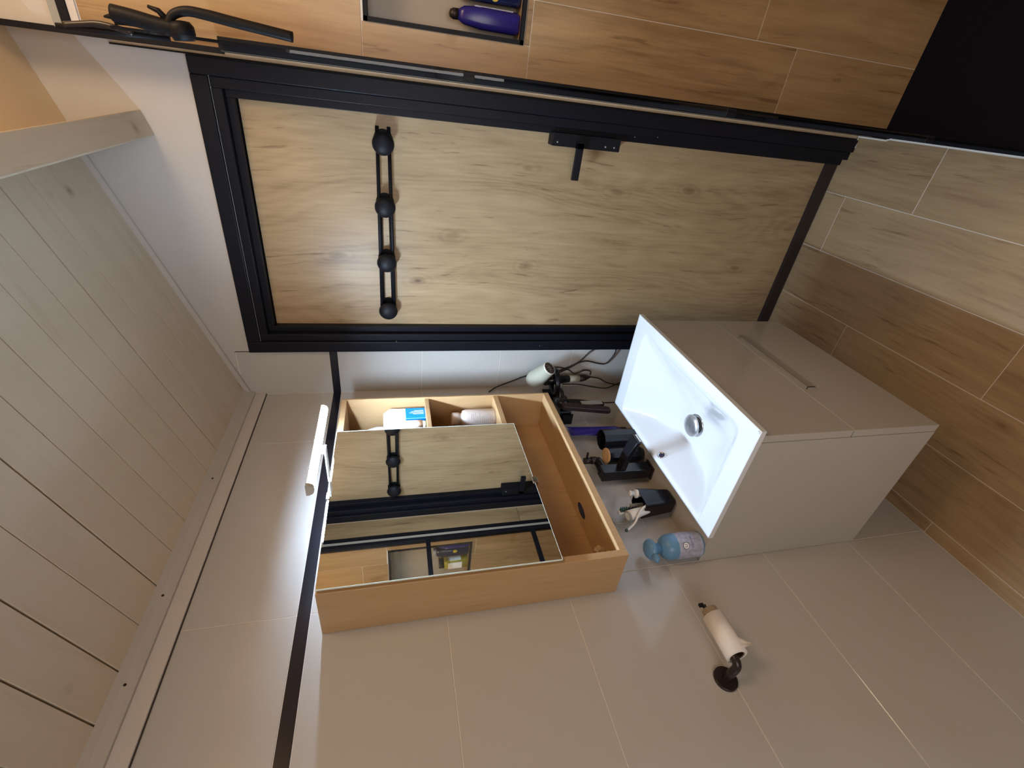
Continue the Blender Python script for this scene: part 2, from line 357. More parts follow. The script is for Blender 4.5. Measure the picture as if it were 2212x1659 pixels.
# ---- ceiling: sloping planks, purlin, smooth upper part
ang = math.atan(SL)
cl = struct('ceiling', MB().hexa([(-.12, YF - .1, cz(-.12) + .014), (1.02, YF - .1, cz(1.02) + .014), (1.02, .02, cz(1.02) + .014), (-.12, .02, cz(-.12) + .014)],
      [(-.12, YF - .1, cz(-.12) + .1), (1.02, YF - .1, cz(1.02) + .1), (1.02, .02, cz(1.02) + .1), (-.12, .02, cz(-.12) + .1)]), 'plankgap')
y = -.337 + .0914 * 4; k = -4; strong = {0, 5, 7, 8, 9, 11, 13, 15, 17, 19}
pm = {}
ux = V((math.cos(ang), 0, math.sin(ang))); uz = V((-math.sin(ang), 0, math.cos(ang)))
while y > YF:
    top = min(y, 0.0); g0 = .0021 if k in strong else .0009; g1 = .0021 if (k + 1) in strong else .0009
    y0, y1 = top - g0, y - .0914 + g1
    if y0 - y1 > .01:
        key = (round(y0 - y1, 4), k in strong, (k + 1) in strong)
        if key not in pm:
            hw = (y0 - y1) / 2; L2 = 1.12; c = .0005
            vs = []
            for sx in (0, L2):
                for (yy, zz) in ((-hw, .014), (hw, .014), (hw, c), (hw - c * 1.3, 0), (-hw + c * 1.3, 0), (-hw, c)):
                    vs.append((sx, yy, zz))
            fs = [(0, 1, 2, 3, 4, 5), (11, 10, 9, 8, 7, 6)] + [(i, i + 6, (i + 1) % 6 + 6, (i + 1) % 6) for i in range(6)]
            o = build('plank', MB().add(vs, fs), 'plank', org=(0, 0, 0)); pm[key] = o.data
        else:
            o = bpy.data.objects.new('plank', pm[key]); COL.objects.link(o)
        o.parent = cl; loc = V((-.11, (y0 + y1) / 2, cz(-.11))); o.location = loc; o.rotation_euler = (0, -ang, 0); ORG[o.name] = loc
    y -= .0914; k += 1
up = MB()
zb = lambda x: 2.4158 + .306 * (x - .847)
up.hexa([(.80, YF - .1, zb(.80)), (XR + .1, YF - .1, zb(XR + .1)), (XR + .1, .02, zb(XR + .1)), (.80, .02, zb(.80))], [(.80, YF - .1, zb(.8) + .12), (XR + .1, YF - .1, zb(XR + .1) + .12), (XR + .1, .02, zb(XR + .1) + .12), (.80, .02, zb(.8) + .12)])
# keep the smooth board just below the plank plane beyond the purlin
build('ceiling_board', up, 'upper', cl)
# purlin
p0 = V((.891, 0, 2.245)); p1 = V((.8345, 0, 2.2266)); dirn = V((-.0622, 0, .1684))
q = [p1, p0, p0 + dirn * 1.12, p1 + dirn * 1.12]
mb = MB(); mb.hexa([(v.x, YF, v.z) for v in (q[0], q[1])] + [(v.x, -.0005, v.z) for v in (q[1], q[0])], [(v.x, YF, v.z) for v in (q[3], q[2])] + [(v.x, -.0005, v.z) for v in (q[2], q[3])])
struct('trim_1', mb, 'beamwood', bevel=.002)
# cornices: left wall fascia + moulding, door wall scribing trim
mb = MB(); mb.box((-.012, YF, 2.0865), (.006, 0, 2.122)); struct('trim_2', mb, 'cornice', bevel=.001)
mb = MB()
prof = [(-.01, 2.122), (.012, 2.122), (.017, 2.131), (.020, 2.1425), (.028, cz(.028)), (-.01, cz(-.01))]
mb.rings([[(x, YF, z) for x, z in prof], [(x, -.0, z) for x, z in prof]], True, False); struct('trim_3', mb, 'plaster')
build_t = MB().hexa([(0, -.010, cz(0) - .016), (.80, -.010, cz(.80) - .016), (.80, .002, cz(.80) - .016), (0, .002, cz(0) - .016)], [(0, -.010, cz(0)), (.80, -.010, cz(.80)), (.80, .002, cz(.80)), (0, .002, cz(0))])
struct('trim_4', build_t, 'plaster')
build('shadow_gap', MB().box((-.0005, YF, 2.0843), (.0012, 0, 2.0868)), 'brownplastic', wl, label='thin dark strip standing in for the shadow gap under the fascia')  # the strip's dark colour stands in for the shade in the gap
# small nail heads along the moulding
nh = MB()
for yy in (-.45, -.815, -1.0, -1.175, -1.5): nh.lathe((.0185, yy, 2.1385), (.8, 0, -.4), [(0, .003), (.0015, .0025)], 8)
build('nail_heads', nh, 'brownplastic', bpy.data.objects['trim_3'], kind='stuff')
# ---- floor of wood-look tiles running away from the camera
fl = struct('floor', MB().box((-.12, YF - .1, -.12), (1.0405, .12, -.0010)), 'grout')
ed = [-.0005, .0447, .2447, .4440, .6440, .8445, 1.0385]; jo = [-.9, -.60, -.315, -.796, -.0615, -.3285]
for i in range(6):
    x0, x1 = ed[i], ed[i + 1]; ys = []; yj = jo[i]
    while yj < .04: yj += 1.2
    while yj > YF - 1.2: ys.append(yj); yj -= 1.2
    for j in range(len(ys) - 1):
        ya, yb = min(ys[j], .032), max(ys[j + 1], YF)
        if ya - yb > .01: tile(fl, x0 + .001, x1 - .001, yb + .001, ya - .001, -.009, 0, 'floor', 'tile', .0006)
build('silicone_joint', MB().tube([(1.0425, -2.2, .001), (1.0425, -.13, .001), (1.036, -.118, .002), (1.036, -.004, .002), (1.020, -.006, .002), (1.0, -.008, .002)], .0032), 'silicone', fl, label='white silicone joint along the shower')
# ---- remaining room behind and beside the camera
struct('wall_right', MB().box((XR, YF - .1, -.1), (XR + .1, .16, 3.1)), 'wtile')
struct('wall_front', MB().box((-.12, YF - .1, -.1), (.62, YF, 3.1)).box((1.62, YF - .1, -.1), (XR + .1, YF, 3.1)).box((.62, YF - .1, 2.08), (1.62, YF, 3.1)), 'plaster')  # opening added so the rear fill light can enter
# shower tray
tr = MB(); tr.box((1.0425, -1.75, -.1), (XR, YS, .004)); struct('floor_shower', tr, 'tray')
struct('floor_rear', MB().box((1.0425, YF, -.1), (XR, -1.75, 0)), 'floor')

# ================================================================== DOOR
door = struct('door_1', MB().box((DX0 + .035, .058, .006), (DX1 - .035, .09, 2.075)), 'blackwood')
door['label'] = 'oak-look door in a stepped black frame'
build('door_leaf', MB().box((.256, .0455, .048), (.948, .058, 2.0215)), 'oak', door, label='light oak print panel with knots')
# stepped frame: three nested members a side
def frame_ring(name, xo0, xo1, zt, wdt, y0, y1, bev):
    for nm, a, b in (('frame_post', (xo0, y0, 0), (xo0 + wdt, y1, zt)), ('frame_post', (xo1 - wdt, y0, 0), (xo1, y1, zt)), ('frame_head', (xo0 + wdt, y0, zt - wdt), (xo1 - wdt, y1, zt))):
        build(nm, MB().box(a, b), 'blackwood', door, bevel=bev)
frame_ring('a', .179, 1.0243, 2.1118, .040, -.010, .02, .0025)
frame_ring('b', .2192, .9841, 2.0716, .026, .0, .03, .002)
frame_ring('c', .2454, .9579, 2.0454, .020, .022, .057, .0015)
# bottom steps of the frame's right foot, threshold strip
build('drop_seal', MB().box((.2656, .030, .003), (.9377, .057, .0475)), 'browngloss', door, label='dark strip under the oak panel')
build('threshold', MB().box((.2656, .0325, 0.0), (.9377, .0445, .005)), 'silicone', door, bevel=.001, label='pale threshold strip')
# lock case with lever
lk = build('lock_case', MB().box((.9062, -.003, .9050), (.9440, .045, 1.1340)), 'black', door, bevel=.0015)
build('lever', MB().box((.8135, -.022, 1.0345), (.9260, -.010, 1.0570)).box((.905, -.022, 1.0345), (.9230, -.002, 1.0570)), 'black', lk, bevel=.001)
sc = MB()
for zz in (1.118, .955, .925): sc.lathe((.918, -.0025, zz), (0, -1, 0), [(0, .003), (.001, .0028), (.0016, .0015)], 10)
build('screws', sc, 'greyp', lk)
sc = MB()
for (x, yy, z) in ((.955, .0, .86), (.962, -.0, .78), (.222, -.0105, 1.62), (.200, -.0105, 1.07)): sc.sphere((x, yy, z), .0022, n=8, k=6)
build('screws', sc, 'chrome', door)

# ================================================================== COAT RACK on the door
HZ = 1.6445
rack = thing('coat_rack', 'black metal coat rack with four round knobs on the oak door', 'coat rack', (.60, .0455, HZ))
for s in (-1, 1):
    build('rail', MB().tube([(.335, .028, HZ + s * .0215), (.908, .026, HZ + s * .0165)], .0055, 10), 'black', rack)
    build('rail', MB().tube([(.325, .034, HZ + s * .0145), (.70, .034, HZ + s * .0125)], .0028, 8), 'black', rack)
for x in (.8640, .6855, .5070, .3335):
    kb = build('knob', MB().lathe((x, .036, HZ), (0, -1, 0), [(0, .011), (.016, .011), (.020, .020), (.024, .0290), (.030, .0318), (.037, .0290), (.043, .021), (.0465, .011), (.0475, .001)], 32), 'black', rack)
    build('wall_plate', MB().lathe((x + .008, .0455, HZ), (0, -1, 0), [(0, .028), (.003, .028), (.004, .026)], 32), 'black', rack)
    build('standoff', MB().cyl((x, .0425, HZ), (x, .03, HZ), .010, 16), 'black', rack)

# ================================================================== GLASS SHOWER SCREEN
scr = thing('shower_screen', 'black framed glass shower screen with crossbars, seen edge-on beside the door', 'shower screen', (1.0535, YS, .004))
build('wall_profile', MB().box((1.0410, YS - .036, .012), (1.0680, YS - .0005, 2.0)), 'black', scr, bevel=.001)
build('pale_strip', MB().box((1.0402, YS - .020, .07), (1.0412, YS - .008, 2.0)), 'greypaper', scr, label='thin pale strip on the wall profile')  # pale strip along the left side of the profile
build('foot', MB().box((1.0385, YS - .016, .0015), (1.0600, YS - .0005, .05)), 'black', scr, bevel=.002)
YE = -.66
build('glass_pane', MB().box((1.0515, YE, .018), (1.0555, YS - .03, 1.995)), 'glass', scr)
for z in (.5, 1.0, 1.5): build('crossbar', MB().box((1.0450, YE, z - .010), (1.0590, YS - .036, z + .010)), 'black', scr, bevel=.001)
build('bottom_rail', MB().box((1.0440, -1.15, .0045), (1.0575, YS - .036, .016)), 'black', scr, bevel=.001)
# black fitting by the top of the screen, clamped over the top rail
FK = .795
def fp_(x, y, z): return (1.0463 + (x - 1.0463) * FK, -1.5633 + (y + 1.5633) * FK, 1.6309 + (z - 1.6309) * FK)
def fps(pts): return [fp_(*p) for p in pts]
fit = thing('shower_fitting', 'black shower fitting with a long drooping arm clamped to the top of the screen', 'shower fitting', fp_(1.05, -.15, 2.07))
build('body', MB().tube(spline(fps([(1.083, -.155, 2.188), (1.079, -.155, 2.150), (1.072, -.155, 2.105), (1.070, -.155, 2.075)]), 4), .0125, 16), 'black', fit)
build('spigot', MB().tube(fps([(1.079, -.155, 2.175), (1.074, -.155, 2.205)]), .004, 8, rs=[.008, .0015]), 'black', fit)
build('clamp_knob', MB().lathe(fp_(1.050, -.150, 2.062), (.9, 0, .1), [(0, .016), (.009, .020), (.020, .0205), (.027, .016), (.029, .004)], 20), 'black', fit)
arm = spline(fps([(1.076, -.16, 2.085), (1.094, -.16, 2.072), (1.104, -.16, 2.045), (1.103, -.16, 2.010), (1.097, -.16, 1.955), (1.091, -.16, 1.895), (1.085, -.16, 1.835)]), 6)
build('arm', MB().tube(arm, .009, 14, rs=[.0060 + .0025 * min(1, i / 20) for i in range(len(arm))]), 'black', fit)
build('hose', MB().tube(spline(fps([(1.066, -.15, 2.19), (1.067, -.15, 2.16), (1.064, -.15, 2.12), (1.060, -.15, 2.08)]), 5), .0028, 8), 'black', fit)
build('bracket', MB().tube(spline(fps([(1.050, -.15, 2.285), (1.056, -.15, 2.25), (1.060, -.15, 2.215), (1.052, -.15, 2.16)]), 5), .0048, 8), 'browngloss', fit)
build('locking_lever', MB().tube(fps([(1.082, -.155, 2.085), (1.098, -.155, 2.10), (1.103, -.155, 2.118)]), .004, 8, rs=[.0055, .0045, .0025]), 'black', fit)
build('slide_rail', MB().tube([fp_(1.046, -.15, 2.30), (1.0500, -.42, 2.003)], .005, 8), 'black', fit)
# ---- bottles in the niche
zn = NZ0 + .008
b1 = thing('shower_gel_bottle', 'violet squeeze bottle standing nearest the niche frame', 'bottle', (1.184, -.055, zn))
vb = MB(); vb.loft((1.184, -.058, 0), [(zn, .019, .018, .010, 0, 0), (zn + .01, .024, .021, .014, 0, 0), (zn + .10, .024, .021, .014, .001, 0), (zn + .145, .019, .016, .012, .002, 0), (zn + .160, .011, .010, .008, .002, 0)], 4, True)
build('body', vb, 'violet', b1)
build('cap', MB().lathe((1.186, -.058, zn + .160), (0, 0, 1), [(0, .012), (.012, .012), (.020, .008), (.022, .002)], 16), 'brownplastic', b1)
build('printed_label', MB().box((1.206, -.072, zn + .02), (1.2087, -.048, zn + .12)), 'label', b1)
b2 = thing('shampoo_bottle', 'dark navy rounded bottle behind the violet bottle in the niche', 'bottle', (1.245, -.05, zn))
build('body', MB().loft((1.247, -.052, 0), [(zn, .024, .019, .012, 0, 0), (zn + .01, .030, .023, .016, 0, 0), (zn + .135, .030, .023, .016, 0, 0), (zn + .155, .026, .019, .015, 0, 0), (zn + .160, .018, .012, .010, 0, 0)], 4, True), 'navy', b2)
build('cap', MB().loft((1.247, -.052, 0), [(zn + .160, .020, .014, .010, 0, 0), (zn + .176, .019, .013, .010, 0, 0)], 4, True), 'greyp', b2)
build('printed_label', MB().lathe((1.232, -.0745, zn + .07), (0, -1, 0), [(0, .011), (.0012, .0105)], 18), 'yellow', b2, label='round yellow print')
b3 = thing('gel_jar', 'clear jar of amber gel with a pale label in the niche, seen in the mirror', 'jar', (1.345, -.05, zn))
build('body', MB().loft((1.345, -.05, 0), [(zn, .030, .024, .014, 0, 0), (zn + .10, .032, .025, .014, 0, 0), (zn + .12, .028, .022, .014, 0, 0)], 4, True), 'amber', b3)
build('printed_label', MB().box((1.3115, -.066, zn + .035), (1.314, -.036, zn + .10)).box((1.32, -.0765, zn + .03), (1.365, -.0745, zn + .1)), 'cartonw', b3)
build('lid', MB().cyl((1.345, -.05, zn + .12), (1.345, -.05, zn + .145), .026), 'blackplastic', b3)

# ================================================================== VANITY
VX, VY0, VY1, VB, VT = .4448, -.2868, -.8946, .2835, .825
van = thing('vanity_cabinet', 'wall-hung glossy white vanity cabinet with two drawers under the basin', 'cabinet', (.22, -.59, VB))
cs = MB(); FT = .0205
cs.box((.0005, VY1, VB), (VX - FT - .001, VY1 + .018, VT)); cs.box((.0005, VY0 - .018, VB), (VX - FT - .001, VY0, VT))
cs.box((.0005, VY1 + .018, VB), (VX - FT - .004, VY0 - .018, VB + .018)); cs.box((.0005, VY1 + .018, VB + .018), (.012, VY0 - .018, VT - .012))
build('carcass', cs, 'white', van, bevel=.0006, seg=1)
tbm = MB().box((.0005, VY1 + .018, VT - .014), (.112, VY0 - .018, VT - .0005))
build('top_board', tbm, 'white', van)
build('front_rail', MB().box((VX - .034, VY1 + .018, VT - .06), (VX - FT - .001, VY0 - .018, VT - .0005)), 'white', van)
SEAM = .5575
d1 = build('drawer', MB().box((VX - FT, VY1 + .0005, SEAM + .0016), (VX, VY0 - .0005, VT - .003)), 'white', van, bevel=.0012)
d2 = build('drawer', MB().box((VX - FT, VY1 + .0005, VB), (VX, VY0 - .0005, SEAM - .0016)), 'white', van, bevel=.0012)
hb = MB().box((VX - .002, -.716, .5405), (VX + .0085, -.416, .5425)); hb.box((VX + .0065, -.716, .516), (VX + .0085, -.416, .5420)); hb.box((VX - .002, -.716, .516), (VX + .0085, -.7150, .5425)).box((VX - .002, -.4170, .516), (VX + .0085, -.416, .5425))
build('handle', hb, 'handlegrey', d2, label='slim edge-pull handle'); 
# basin (sits on the cabinet)
BX0, BX1, BY0, BY1, BZ = .1052, .4640, -.2801, -.9013, .8390
bas = thing('wash_basin', 'white ceramic rectangular basin with a curved bowl on the vanity', 'wash basin', (.28, -.59, VT))
def bh(x, y):
    yc = -.592; a = .256; tt = abs((y - yc) / a)
    ds = (.113 * (1 - tt ** 2.6), 3.6 * (x - (BX0 + .012)), .80 * ((BX1 - .028) - x)); k_ = .012; mn = min(ds)
    d = mn - k_ * math.log(sum(math.exp(-(q_ - mn) / k_) for q_ in ds))
    return BZ if d <= 0 else BZ - (math.sqrt(d * d + .006 ** 2) - .006)
nx, ny = 84, 140; vs = []; fs = []
for i in range(nx + 1):
    for j in range(ny + 1):
        x = BX0 + (BX1 - BX0) * i / nx; y = BY1 + (BY0 - BY1) * j / ny; vs.append((x, y, bh(x, y)))
for i in range(nx):
    for j in range(ny): fs.append((i * (ny + 1) + j, (i + 1) * (ny + 1) + j, (i + 1) * (ny + 1) + j + 1, i * (ny + 1) + j + 1))
bb = MB().add(vs, fs, True)
rim = [i * (ny + 1) for i in range(nx + 1)] + [nx * (ny + 1) + j for j in range(1, ny + 1)] + [i * (ny + 1) + ny for i in range(nx - 1, -1, -1)] + [j for j in range(ny - 1, 0, -1)]
b0 = len(bb.v); bb.v += [(bb.v[i][0], bb.v[i][1], VT + .0006) for i in rim]
for k_ in range(len(rim)):
    n_ = (k_ + 1) % len(rim); bb.f.append((rim[n_], rim[k_], b0 + k_, b0 + n_)); bb.sm.append(False)
# under-skin so the bowl is a closed solid reaching into the cabinet
b1_ = len(bb.v)
bb.v += [(BX0 + .02, BY1 + .03, VT + .0006), (BX1 - .03, BY1 + .03, VT + .0006), (BX1 - .03, BY0 - .03, VT + .0006), (BX0 + .02, BY0 - .03, VT + .0006)]
basin = build('bowl', bb, 'ceramic', bas)
cor = MB(); cor.sphere((.458, -.895, BZ - .001), .0042, n=10, k=8); build('corner_drip', cor, 'ceramic', bas)
DC = V((.236, -.592, bh(.236, -.592)))
dr = build('drain', MB().lathe(DC + V((0, 0, -.002)), (0, 0, 1), [(0, .036), (.004, .036), (.006, .033), (.0055, .026), (.002, .024)], 36), 'chrome', bas)
build('throat', MB().cyl(DC + V((0, 0, .001)), DC + V((0, 0, .012)), .0205, 28), 'chromedark', dr)
build('plug', MB().lathe(DC + V((0, 0, .012)), (0, 0, 1), [(0, .026), (.003, .0335), (.006, .0345), (.009, .0320), (.0105, .021), (.011, .002)], 36), 'steel', dr)
OC = V((.124, -.597, .812)); on = V((.92, 0, .40)).normalized()
OC.z = bh(OC.x, OC.y)
ov = build('overflow_ring', MB().lathe(OC, on, [(-.004, .0125), (.0025, .0125), (.0035, .0110), (.0015, .0085)], 24, cap=False), 'chrome', bas)
build('overflow_hole', MB().lathe(OC, on, [(-.002, .0088), (.0018, .0086)], 20), 'ink', ov)

# ================================================================== ITEMS ON THE LEDGE BEHIND THE BASIN
LZ = VT
tap = thing('basin_tap', 'tall black square basin tap with joystick lever behind the basin', 'tap', (.043, -.573, LZ))
build('flange', MB().box((.020, -.597, LZ), (.066, -.549, LZ + .006)), 'browngloss', tap, bevel=.0012)
build('column', MB().box((.0245, -.5925, LZ + .006), (.0615, -.5535, 1.000)), 'blackplastic', tap, bevel=.002)
sp = MB(); sp.loft((0, 0, 0), [], 1) if False else None
seg_ = []
for t_ in range(9):
    u_ = t_ / 8; x_ = .055 + .125 * u_; z_ = .932 - .022 * u_ * u_; hw = .015 + .006 * u_; th = .010 - .003 * u_
    seg_.append([(x_, -.573 - hw, z_ - th), (x_, -.573 + hw, z_ - th), (x_, -.573 + hw, z_ + th), (x_, -.573 - hw, z_ + th)])
sp = MB().rings(seg_, True, False); build('spout', sp, 'blackplastic', tap, bevel=.002)
build('outlet', MB().box((.1805, -.590, .9045), (.1820, -.556, .9075)), 'whitep', tap)
nk = spline([(.043, -.566, .984), (.044, -.550, .986), (.046, -.534, .988), (.0475, -.517, .992)], 6)
build('neck', MB().tube(nk, .0165, 16, rs=[.0185 - .004 * i / len(nk) for i in range(len(nk))]), 'blackplastic', tap)
build('valve', MB().cyl((.0475, -.517, .994), (.0475, -.517, 1.012), .0125, 20), 'browngloss', tap)
lv = build('lever', MB().cyl((.0475, -.517, 1.012), (.0475, -.517, 1.036), .0105, 20), 'browngloss', tap)
build('pin', MB().cyl((.050, -.517, 1.029), (.080, -.515, 1.029), .0036, 10), 'black', lv)
def ngon_cup(mb, c, z0, prof, n, rot=0):
    rg = [[(c[0] + r * math.cos(2 * PI * k / n + rot), c[1] + r * math.sin(2 * PI * k / n + rot), z0 + h) for k in range(n)] for h, r in prof]
    return mb.rings(rg, True, False)
cup = thing('tumbler', 'empty black faceted tumbler beside the tap, nearer the door', 'tumbler', (.078, -.448, LZ))
build('body', ngon_cup(MB(), (.078, -.452), LZ, [(0, .026), (.010, .033), (.132, .036), (.132, .0335), (.020, .0300), (.020, .002)], 10, .2), 'blackplastic', cup, bevel=.0006, seg=1)
dsp = thing('soap_pot', 'black faceted pot with bamboo disc, behind the tap spout', 'pot', (.052, -.512, LZ))
build('body', ngon_cup(MB(), (.056, -.508), LZ, [(0, .020), (.016, .0275), (.128, .0275), (.128, .010)], 10, .1), 'blackplastic', dsp, bevel=.0006, seg=1)
build('lid', MB().lathe((.056, -.508, LZ + .129), (0.1, -.05, 1), [(0, .0250), (.0025, .0262), (.0045, .0255), (.005, .02), (.005, .001)], 28), 'bamboo', dsp, label='round bamboo disc')
tb = thing('cream_tube', 'violet blue squeeze tube standing on its cap behind the tumbler', 'tube', (.082, -.400, LZ))
rg = []
for t_ in range(10):
    u_ = t_ / 9; c_ = V((.050 - .022 * u_, -.378 + .040 * u_, LZ + .022 + .178 * u_)); rx = .0165 * (1 - u_) + .0015; ry = .0205 + .005 * u_
    if t_ == 0: rx = ry = .013
    rg.append([(c_.x + rx * math.cos(2 * PI * k / 16), c_.y + ry * math.sin(2 * PI * k / 16), c_.z) for k in range(16)])
build('body', MB().rings(rg), 'violet', tb)
build('cap', MB().lathe((.050, -.378, LZ), (0, 0, 1), [(0, .0125), (.002, .0145), (.022, .0140)], 20), 'navy', tb)
text_mesh('a', .016, 'labelw', 'print', tb, (.089, -.405, LZ + .07), (0, 1, 0), (0, 0, 1)) if False else None
# toothbrush cup
tc_ = thing('toothbrush_cup', 'black tapered rounded-square cup crowded with brushes near the bottle', 'cup', (.045, -.715, LZ))
build('body', MB().loft((.046, -.712, 0), [(LZ, .020, .023, .008, 0, 0), (LZ + .008, .0245, .029, .010, 0, 0), (LZ + .108, .0315, .0365, .010, 0, 0), (LZ + .1085, .0290, .0340, .009, 0, 0), (LZ + .02, .0225, .0235, .008, 0, 0)], 4, False), 'blackplastic', tc_, bevel=.0004, seg=1)
tbz = LZ + .021
br1 = thing('toothbrush', 'toothbrush with navy ribbed handle and green-tipped bristles in the black cup', 'toothbrush', (.047, -.712, tbz))
build('handle', MB().tube([(.047, -.712, tbz), (.046, -.718, LZ + .112), (.040, -.724, LZ + .150)], .005, 10, rs=[.0055, .0055, .0035]), 'navy', br1)
rb = MB()
for k in range(9): 
    z_ = LZ + .100 + k * .0045; rb.lathe((.0462 + .0000, -.7178, z_), (0, 0, 1), [(0, .0062), (.0018, .0062)], 10)
build('grip_rings', rb, 'greyp', br1)
build('head', MB().loft((.036, -.727, 0), [(LZ + .150, .004, .006, .003, 0, 0), (LZ + .178, .004, .007, .003, -.004, 0)], 3, True), 'whitep', br1)
bs = MB()
for a in range(4):
    for b in range(3): bs.cyl((.038, -.731 + b * .004, LZ + .154 + a * .006), (.050, -.731 + b * .004, LZ + .154 + a * .006), .0017, 6)
build('bristles', bs, 'greenp', br1, kind='stuff')
bt1 = thing('dropper_bottle', 'small white bottle with a stepped cap in the black cup', 'bottle', (.062, -.697, tbz))
build('body', MB().lathe((.060, -.695, tbz), (.06, .05, 1), [(0, .009), (.085, .0095), (.088, .0130), (.094, .0132), (.097, .008)], 20), 'whitep', bt1)
build('cap', MB().lathe((.0665, -.6895, LZ + .115), (.06, .05, 1), [(0, .0075), (.014, .0070), (.0145, .0085), (.018, .0085), (.019, .004)], 18), 'whitep', bt1)
tp1 = thing('toothpaste_tube', 'white tube upside down with a round open cap in the black cup', 'tube', (.046, -.732, tbz))
build('body', MB().lathe((.047, -.728, tbz + .03), (-.05, -.20, 1), [(0, .008), (.05, .0125), (.085, .0150), (.112, .0155)], 24), 'whitep', tp1)
build('cap_rim', MB().lathe((.0415, -.750, LZ + .157), (-.05, -.20, 1), [(0, .0160), (.004, .0155), (.0045, .0120), (-.002, .0110)], 24), 'greyp', tp1)
fp = thing('dental_pick', 'white curved dental pick leaning out of the black cup', 'dental pick', (.052, -.735, tbz))
build('handle', MB().tube(spline([(.066, -.735, tbz + .02), (.068, -.740, LZ + .10), (.062, -.756, LZ + .130), (.042, -.776, LZ + .150), (.034, -.792, LZ + .178)], 6), .0032, 8), 'whitep', fp)
build('tip', MB().sphere((.034, -.793, LZ + .182), .005, n=10, k=8), 'greenp', fp)
fp2 = thing('floss_pick', 'grey floss pick with an open loop behind the white tube', 'floss pick', (.030, -.730, tbz))
build('handle', MB().tube(spline([(.034, -.725, tbz + .02), (.026, -.738, LZ + .12), (.020, -.756, LZ + .150), (.018, -.752, LZ + .190), (.018, -.735, LZ + .200)], 6), .0034, 8), 'greyp', fp2)
build('prong', MB().tube(spline([(.024, -.742, LZ + .135), (.018, -.768, LZ + .158), (.018, -.770, LZ + .185), (.018, -.752, LZ + .198)], 6), .0026, 8), 'greyp', fp2)
# blue pump bottle
BC = V((.0400, -.8665, LZ))
pb = thing('soap_bottle', 'sky blue pump soap bottle with a lilac label at the basin end of the ledge', 'bottle', BC)
build('body', MB().lathe(BC, (0, 0, 1), [(0, .0320), (.002, .0340), (.008, .0345), (.090, .0345), (.101, .0325), (.110, .0265), (.114, .0170), (.117, .0140)], 48), 'blue', pb)
build('printed_label', MB().lathe(BC + V((0, 0, .006)), (0, 0, 1), [(0, .0348), (.072, .0348)], 48, cap=False), 'label', pb, label='lilac grey label with a round emblem')
build('collar', MB().lathe(BC + V((0, 0, .116)), (0, 0, 1), [(0, .0140), (.018, .0135), (.020, .016), (.022, .016)], 28), 'blue', pb)
build('pump_head', MB().lathe(BC + V((0, 0, .137)), (0, 0, 1), [(0, .0150), (.004, .0255), (.008, .0280), (.012, .0275), (.019, .0230), (.024, .0140), (.026, .002)], 36), 'blue', pb)
build('nozzle', MB().tube([(BC.x + .002, BC.y - .014, LZ + .146), (BC.x + .008, BC.y - .040, LZ + .149), (BC.x + .009, BC.y - .044, LZ + .146)], .007, 12, rs=[.010, .0085, .006]), 'blue', pb)
la = math.atan2(-.62, .78); RB = .0351
lp = BC + V((math.cos(la) * RB, math.sin(la) * RB, .062))
def disc_on(mb, ang0, zc, rr, rad, n=22):
    vs = [(BC.x + rad * math.cos(ang0), BC.y + rad * math.sin(ang0), zc)]
    for k in range(n):
        a = ang0 + rr * math.cos(2 * PI * k / n) / rad; vs.append((BC.x + rad * math.cos(a), BC.y + rad * math.sin(a), zc + rr * math.sin(2 * PI * k / n)))
    return mb.add(vs, [(0, 1 + k, 1 + (k + 1) % n) for k in range(n)])
lbl = bpy.data.objects[[c.name for c in pb.children if c.name.startswith('printed_label')][0]]
build('emblem_ring', disc_on(MB(), la, LZ + .058, .0095, .0350), 'ink', lbl)
build('emblem', disc_on(MB(), la, LZ + .058, .0082, .0352), 'labelw', lbl)
text_mesh('U', .0125, 'ink', 'emblem_letter', lbl, (BC.x + .0354 * math.cos(la), BC.y + .0354 * math.sin(la), LZ + .058), (1, 0, 0), (0, 0, 1), bend=(BC, .0354))
text_mesh('COTON', .0085, 'ink', 'lettering', lbl, (BC.x + .0351 * math.cos(la + .25), BC.y + .0351 * math.sin(la + .25), LZ + .038), (1, 0, 0), (0, 0, 1), bend=(BC, .0351))
for o_ in ('emblem_letter', 'lettering'):
    for ob in bpy.data.objects:
        if ob.name.startswith(o_):
            for mt_ in ob.data.materials: pass

# ================================================================== HAIR TOOLS on the wall by the corner
rk = thing('appliance_rack', 'black wall rack holding hair tools below the mirror cabinet', 'rack', (.03, -.16, 1.0))
build('back_plate', MB().box((.0005, -.262, .985), (.006, -.03, 1.035)), 'blackplastic', rk, bevel=.001)
build('holder_block', MB().loft((.028, -.222, 0), [(.990, .024, .030, .010, 0, 0), (1.035, .026, .032, .010, 0, 0)], 4), 'blackplastic', rk)
build('end_plate', MB().box((.0005, -.264, .985), (.045, -.258, 1.025)), 'blackplastic', rk, bevel=.001)
ringv = MB()
def torus(mb, c, ax, R_, r_, n=28, k=8):
    ax = V(ax).normalized(); u = ax.orthogonal().normalized(); w_ = ax.cross(u); c = V(c); b = len(mb.v)
    for i in range(n):
        a = 2 * PI * i / n; d = u * math.cos(a) + w_ * math.sin(a)
        for j in range(k):
            t = 2 * PI * j / k; mb.v.append(tuple(c + d * (R_ + r_ * math.cos(t)) + ax * r_ * math.sin(t)))
    for i in range(n):
        for j in range(k): mb.f.append((b + i * k + j, b + ((i + 1) % n) * k + j, b + ((i + 1) % n) * k + (j + 1) % k, b + i * k + (j + 1) % k)); mb.sm.append(True)
    return mb
torus(ringv, (.068, -.075, 1.005), (0, .1, 1), .050, .0105)
build('ring', ringv, 'blackplastic', rk, label='broad black ring carrying the dryer')
cr = MB()
